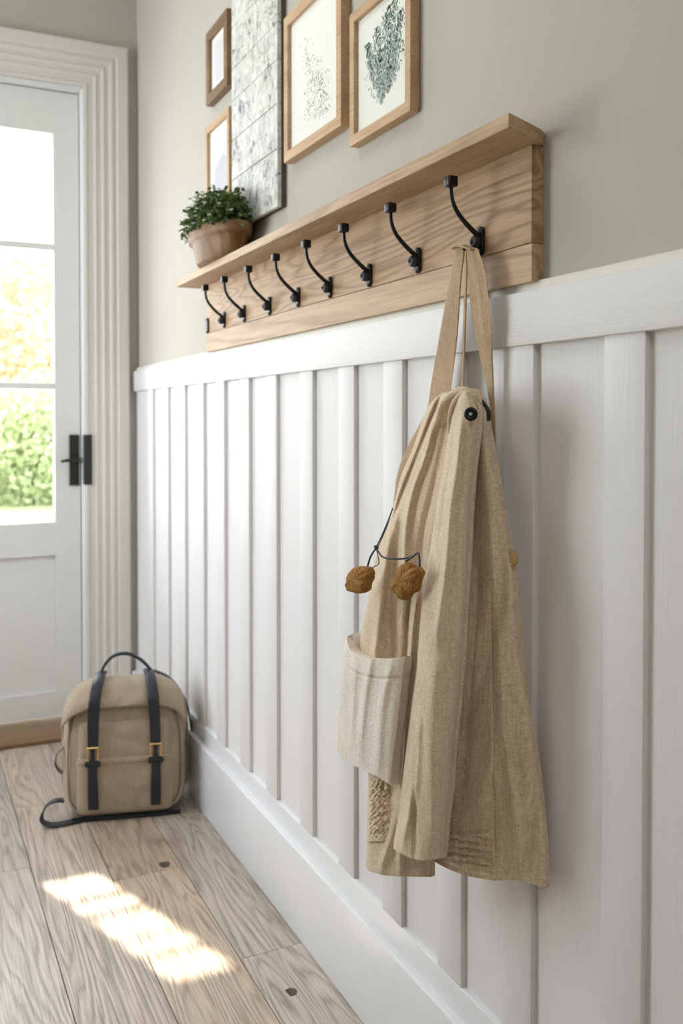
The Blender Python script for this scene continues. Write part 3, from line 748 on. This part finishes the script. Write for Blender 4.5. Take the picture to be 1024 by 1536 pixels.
toggle([(612, 843), (618, 847), (620, 852), (628, 850), (632, 854), (632, 861), (627, 873), (623, 888), (614, 892), (609, 900), (602, 899), (597, 890), (590, 886), (592, 876), (597, 860), (604, 847)], .614, .012, 6.0)
# wooden disc button seen past the right edge
m = MB(); disc(m, at(766, 838, .728), Vector((-.75, -.5, .15)), [(0, .010), (.002, .0118), (.005, .012), (.0075, .0105), (.0085, .006), (.0088, .001)])
m.build('wooden_button', Mat('honey_wood', (.50, .31, .13), .45).m, jk, True)
# stitched seam on the right panel
m = MB()
for q in range(66):
    py = 905 + q * 6.2; px = interp([(820, 735), (1000, 737.5), (1330, 743)], py) + 1.8
    if py > 1312: break
    a, b = at(px, py, G(px, py) + .006 - .0135), at(px + .05, py + 3.0, G(px, py) + .006 - .0135)
    m.tube([a, b], .00035, 5)
m.build('stitching', M_stitch, jk)

# ------------------------------------------------------------------ backpack
BX, BYY, BA = .543, 2.52, R(-14)
bp = tag(empty('backpack', (BX, BYY, .002)), 'taupe canvas backpack with dark straps standing on the floor by the door', 'backpack')
bp.rotation_euler = (0, 0, BA)
BW, BH, BD = .175, .360, .150        # half width, height, depth
def arch(s, n=72, r_top=.10, hw=BW, H=BH):
    pts = []
    for k in range(n):
        a = 2 * math.pi * k / n; c, sn = math.cos(a), math.sin(a)
        e = 2 / 4.4 if sn > 0 else 2 / 6.0
        u = math.copysign(abs(c) ** e, c); w_ = math.copysign(abs(sn) ** e, sn)
        taper = 1 - .10 * max(0, w_) ** 2
        pts.append((u * hw * taper, H / 2 + w_ * H / 2))
    return [((u) * s, (w_ - H * .46) * s + H * .46 if w_ > H * .46 else (w_ - H * .46) * min(1, s * 1.0) + H * .46) for u, w_ in pts]
def bag_body():
    m = MB(); rings = []
    secs = [(-.003, .05), (-.006, .25), (-.005, .5), (-.001, .74), (.003, .82), (.010, .87), (.022, .90), (.045, .935), (.085, .975), (.115, 1.0), (.140, .985), (.155, .93), (.160, .80), (.160, .4), (.160, .05)]
    for v_, s_ in secs:
        rg = []
        for (u, w_) in arch(s_):
            if v_ > .004 and v_ < .157 and w_ < BH * .46: w_ = max(.0, w_ - (1 - s_) * BH * .36 * (1 - w_ / (BH * .46)))
            n_ = noise.noise(Vector((u * 14, w_ * 14, v_ * 14))) * .006 + noise.noise(Vector((u * 40, w_ * 30, v_ * 40))) * .002
            k = 1 + n_ / .18
            rg.append((u * k, v_ + n_ * (-.8 if v_ < .01 else 0), max(.0, w_ * k)))
        rings.append(rg)
    m.rings(rings); return m
o = bag_body().build('body', M_canvas, bp, True, world=False)
def strip(name, pts, width, th, mat, parent=bp, n=24, wdir=(1, 0, 0), smooth=True):
    tab = [(i / (len(pts) - 1), *p) for i, p in enumerate(pts)]
    P = [Vector(interp(tab, q / n)) for q in range(n + 1)]; wd = Vector(wdir).normalized() ; rg = []
    for i, p in enumerate(P):
        t = (P[min(i + 1, n)] - P[max(i - 1, 0)]).normalized(); nn = t.cross(wd).normalized()
        w_ = width if not isinstance(width, (list, tuple)) else interp([(k / (len(width) - 1), q) for k, q in enumerate(width)], i / n)
        sd = nn.cross(t).normalized()
        rg.append([p + sd * w_ / 2 + nn * th * .15, p + sd * w_ * .42 + nn * th / 2, p - sd * w_ * .42 + nn * th / 2, p - sd * w_ / 2 + nn * th * .15, p - sd * w_ / 2 - nn * th / 2, p + sd * w_ / 2 - nn * th / 2])
    m = MB(); m.rings(rg); o = m.build(name, mat, parent, smooth, world=False)
    if smooth: smooth_by_angle(o, 50)
    return o
# front pocket (gusseted) and the flap over it
def panel(name, u0, u1, w0, w1, v0, bul, mat, rr=.02, parent=bp, top_round=1.0, th=.004):
    nu, nv = 30, 30; F_ = []; B_ = []
    for j in range(nv + 1):
        fr, bk = [], []
        for i in range(nu + 1):
            e, g = 2 * i / nu - 1, 2 * j / nv - 1
            kx = 1 - .5 * (1 - math.sqrt(max(0, 1 - abs(g) ** 8))) * rr / .1; kz = 1
            u = (u0 + u1) / 2 + e * (u1 - u0) / 2 * kx; w_ = (w0 + w1) / 2 + g * (w1 - w0) / 2
            bl = (max(0, 1 - abs(e) ** 6) * max(0, 1 - abs(g) ** 6)) ** .5
            n_ = noise.noise(Vector((u * 22, w_ * 26, 3))) * .0035
            fr.append((u, v0 - bul * bl - n_ * bl, w_)); bk.append((u, v0 + th, w_))
        F_.append(fr); B_.append(bk)
    m = MB()
    rings = [f + b[::-1] for f, b in zip(F_, B_)]; m.rings(rings)
    o = m.build(name, mat, parent, True, world=False); smooth_by_angle(o, 60); return o
panel('front_pocket', -.128, .128, .018, .185, -.002, .016, M_canvas)
panel('flap', -.122, .122, .165, .275, -.004, .013, M_canvas)
panel('flap_edge', -.123, .123, .160, .176, -.012, .009, M_canvas, rr=.002)
# seams: piping round the front face and top
pts = [(u, .030, w_) for u, w_ in arch(.885, 60)]
pts = [p for p in pts if p[2] > .04]
def piping(name, s_, v_, r, mat, wmin):
    pts = [(u * 1.005, v_, max(w_, .0)) for u, w_ in arch(s_, 96)]
    out = [p for p in (pts[(72 + q) % 96] for q in range(96)) if p[2] > wmin]
    m = MB(); m.tube(out, r, 8); return m.build(name, mat, bp, True, world=False)
def lid():
    path = [(.112, .364), (.080, .369), (.050, .368), (.022, .361), (.002, .346), (-.012, .330), (-.018, .315)]
    tab = [(i / 6, *p) for i, p in enumerate(path)]; F_, B_ = [], []
    for j in range(25):
        v_, w_ = interp(tab, j / 24); fr, bk = [], []
        for i in range(41):
            e = 2 * i / 40 - 1; hw = .158 + .010 * j / 24
            u = e * hw; dr = .052 * abs(e) ** 6 + .008 * e * e; bk_ = .020 * abs(e) ** 6 * (j / 24)
            n_ = noise.noise(Vector((u * 20, j * .12, 9))) * .005
            fr.append((u, v_ + bk_ - .004 - n_, w_ - dr + n_ + .004)); bk.append((u, v_ + bk_ + .004, w_ - dr - .003))
        F_.append(fr); B_.append(bk)
    m = MB(); m.rings([f + b[::-1] for f, b in zip(F_, B_)]); o = m.build('lid', M_canvas, bp, True, world=False); smooth_by_angle(o, 60)
lid()
piping('seam_piping', .855, .003, .0018, M_canvas_seam, .03)
piping('seam_piping', .985, .098, .0030, M_canvas, .04)
# brown shoulder straps over the top, buckles, lower straps
for s in (-1, 1):
    u = .078 * s
    strip('shoulder_strap', [(u * .80, .090, .384), (u * .86, .045, .384), (u * .94, .000, .366), (u * 1.0, -.027, .332), (u * 1.04, -.029, .285), (u * 1.06, -.026, .222), (u * 1.06, -.025, .208)], [.026, .028, .030, .031, .030, .028, .026], .006, M_navy)
    strip('lower_strap', [(u * 1.08, -.024, .172), (u * 1.08, -.024, .14), (u * 1.07, -.024, .09), (u * 1.06, -.022, .040)], [.034, .025, .026, .028, .027], .005, M_navy)
    strip('strap_tab', [(u * 1.07, -.025, .215), (u * 1.07, -.026, .19), (u * 1.08, -.026, .165)], [.016, .012, .018], .004, M_navy)
    b = MB(); bu = u * 1.07
    b.box(bu - .016, bu - .0125, -.031, -.024, .176, .212); b.box(bu + .0125, bu + .016, -.031, -.024, .176, .212); b.box(bu - .016, bu + .016, -.031, -.026, .2085, .212); b.bevel(.001, 1)
    b.build('buckle', M_gold, bp, False, world=False)
    b = MB(); b.box(bu - .021, bu + .021, -.031, -.022, .158, .172); b.bevel(.003, 2); b.build('strap_keeper', M_navy, bp, False, world=False)
strip('top_handle', [(-.066, .085, .368), (-.060, .085, .398), (-.034, .085, .428), (.006, .085, .434), (.044, .085, .414), (.070, .085, .385), (.082, .085, .366)], [.018, .016, .016, .016, .016, .018, .02], .007, M_navy, wdir=(0, 1, 0))
strip('back_strap', [(.080, .120, .372), (.118, .128, .350), (.148, .134, .315), (.172, .140, .265), (.184, .142, .205), (.186, .142, .15)], .018, .005, M_navy, wdir=(0, 1, 0))
strip('side_tab', [(.158, .055, .200), (.163, .058, .180), (.160, .055, .158)], [.010, .020, .006], .005, Mat('brown_leather_tab', (.05, .018, .012), .5).m, wdir=(0, 1, 0))
strip('side_loop', [(-.166, .05, .19), (-.182, .05, .175), (-.188, .05, .15), (-.180, .05, .13), (-.168, .05, .12)], .02, .003, M_canvas_seam, wdir=(0, 1, 0))
strip('floor_strap', [(.02, .028, .0035), (-.10, .012, .0035), (-.150, -.004, .0035), (-.195, -.012, .004), (-.218, .004, .014), (-.212, .030, .036), (-.190, .040, .048), (-.165, .044, .046)], .026, .004, M_navy, n=50, wdir=(.1, 1, 0))
strip('bottom_band', [(-.14, .004, .004), (.0, .0, .004), (.15, .004, .004)], .012, .006, M_navy, wdir=(0, 0, 1))

# ------------------------------------------------------------------ garden
tag(boxo('ground', M_lawn, -14, 16, YD + .17, 40, -.12, -.06), kind=ST)
def crown(name, mat, c, rad, n, size, seed, label, cat, grp=None, trunk=None, dens=.55):
    random.seed(seed); root = tag(empty(name, (c[0], c[1], -.06)), label, cat, grp); m = MB()
    for q in range(n):
        th = random.uniform(0, 2 * math.pi); cz = random.uniform(-1, 1); rr = math.sqrt(1 - cz * cz); k = random.uniform(dens, 1) * (1 + .16 * math.sin(3 * th + seed) + .12 * math.sin(5 * cz * 3))
        p = Vector((c[0] + rad[0] * rr * math.cos(th) * k, c[1] + rad[1] * rr * math.sin(th) * k, max(-.02, c[2] + rad[2] * cz * k)))
        leaf(m, p, Vector((random.gauss(0, 1), random.gauss(0, 1), random.gauss(0, 1))), Vector((random.gauss(0, 1), -1, random.gauss(.5, 1))), size * random.uniform(.7, 1.3), size * .34)
    f_ = m.build('foliage', mat, root); f_['kind'] = 'stuff'
    m = MB()
    if trunk:
        m.tube([(c[0], c[1], -.08), (c[0] + .05, c[1], trunk * .5), (c[0], c[1], trunk)], [.12, .09, .06], 10)
        for q in range(7):
            a = q * .9; m.tube([(c[0], c[1], trunk * .8), (c[0] + math.cos(a) * rad[0] * .5, c[1] + math.sin(a) * rad[1] * .5, trunk + rad[2] * .5)], [.04, .012], 6)
    else:
        for q in range(5):
            a = q * 1.3; m.tube([(c[0], c[1], -.08), (c[0] + math.cos(a) * rad[0] * .4, c[1] + math.sin(a) * rad[1] * .4, c[2] + rad[2] * .3)], [.03, .01], 6)
    m.build('trunk' if trunk else 'stems', M_bark, root)
gl_ = ['green shrub at the lawn edge, seen low through the door glass', 'green shrub further right beyond the door, mostly hidden by the door stile', 'green shrub left of the one seen through the door glass']
for k, (x, y) in enumerate(((1.55, 13.4), (4.4, 13.8), (-1.3, 13.6))):
    crown('garden_shrub', M_hedge, (x, y, .62), (1.15, .8, .95), 5200, .10, 31 + k, gl_[k], 'shrub', 'green shrubs along the lawn')
crown('autumn_tree', M_autumn, (1.9, 17.5, 2.7), (2.3, 1.6, 1.85), 8500, .16, 41, 'pale orange autumn tree behind the shrub, seen through the middle pane', 'tree', trunk=1.6)
# ------------------------------------------------------------------ added screen out of view, slotted to shape the sun patch
_c = [at_z(57, 1326), at_z(148, 1312), at_z(358, 1452), at_z(264, 1481)]
SUNH = ((_c[3] - _c[0]) + (_c[2] - _c[1])).normalized(); TE = .64
sd = Vector((SUNH.x, SUNH.y, -TE)).normalized()           # direction the sunlight travels
def back(p, d): t = d / -SUNH.y; return Vector(p) - Vector((SUNH.x, SUNH.y, -TE)) * t
M_screen = paint('white_screen_paint', (.7, .7, .68), .7, (10, 10, 10), .1, .001)
cor = [at_z(57, 1326), at_z(148, 1312), at_z(358, 1452), at_z(264, 1481)]
D0 = 4.25
far = [back(c, D0 - c.y) for c in cor]
xa, xb_ = min(far[0].x, far[3].x), max(far[1].x, far[2].x); xa = (far[0].x + far[3].x) / 2; xb_ = (far[1].x + far[2].x) / 2
za, zb = (far[0].z + far[1].z) / 2, (far[2].z + far[3].z) / 2
m = MB(); zlo, zhi = min(za, zb), max(za, zb)
m.box(xb_, .27, D0, D0 + .02, -.06, 3.3); m.box(xa - .5, xa, D0, D0 + .02, -.06, 3.3); m.box(xa, xb_, D0, D0 + .02, zhi, 3.3); m.box(xa, xb_, D0, D0 + .02, -.06, zlo)
for f_, t_ in ((.24, .0036), (.40, .0034), (.64, .0016), (.80, .0030)): m.box(xa, xb_, D0 + .002, D0 + .018, lerp(zhi, zlo, 1 - f_) - t_, lerp(zhi, zlo, 1 - f_) + t_)  # thin bars added to cast soft bands across the sun patch
tag(centred(m.build('added_sun_screen', M_screen)), kind=ST)

# ------------------------------------------------------------------ light
wd = bpy.data.worlds.new('world'); bpy.context.scene.world = wd; wd.use_nodes = True
nt = wd.node_tree; bg = nt.nodes['Background']
bg.inputs['Color'].default_value = (.93, .97, 1.0, 1); bg.inputs['Strength'].default_value = 3.2
def area(name, loc, rot, sx, sy, power, col=(1, 1, 1), spread=180):
    d = bpy.data.lights.new(name, 'AREA'); d.shape = 'RECTANGLE'; d.size = sx; d.size_y = sy; d.energy = power; d.color = col; d.spread = R(spread)
    o = bpy.data.objects.new(name, d); C.objects.link(o); o.location = loc; o.rotation_euler = rot; return o
area('added_window_light', (-1.325, (WY0 + WY1) / 2, (WZ0 + WZ1) / 2), (0, R(-90), 0), WZ1 - WZ0, WY1 - WY0, 29, (.875, .915, 1.0))  # stands in for daylight through the added left window
area('door_daylight', (.17, YD + .30, 1.45), (R(-90), 0, 0), .60, 1.4, 15, (.86, .93, 1.0))
sl = bpy.data.lights.new('sun', 'SUN'); sl.energy = 24; sl.angle = R(.6); sl.color = (1, .93, .82)
so = bpy.data.objects.new('sun', sl); C.objects.link(so); so.rotation_euler = sd.to_track_quat('-Z', 'Y').to_euler()
lp = area('added_fill', (.0, 1.6, 2.72), (0, 0, 0), .5, .5, 6, (.93, .95, 1.0))  # fill light without a fixture, added to brighten the ledges from above
area('added_fill', (-.45, -.9, 2.72), (0, 0, 0), .6, .6, 17, (1, .97, .93))  # rear fill without a fixture, added to lift the right side
sc = bpy.context.scene
sc.view_settings.view_transform = 'Standard'; sc.view_settings.look = 'None'; sc.view_settings.gamma = 1; sc.view_settings.use_curve_mapping = False
sc.view_settings.exposure = 0.1
sc.cycles.max_bounces = 8; sc.cycles.diffuse_bounces = 5; sc.cycles.use_denoising = True
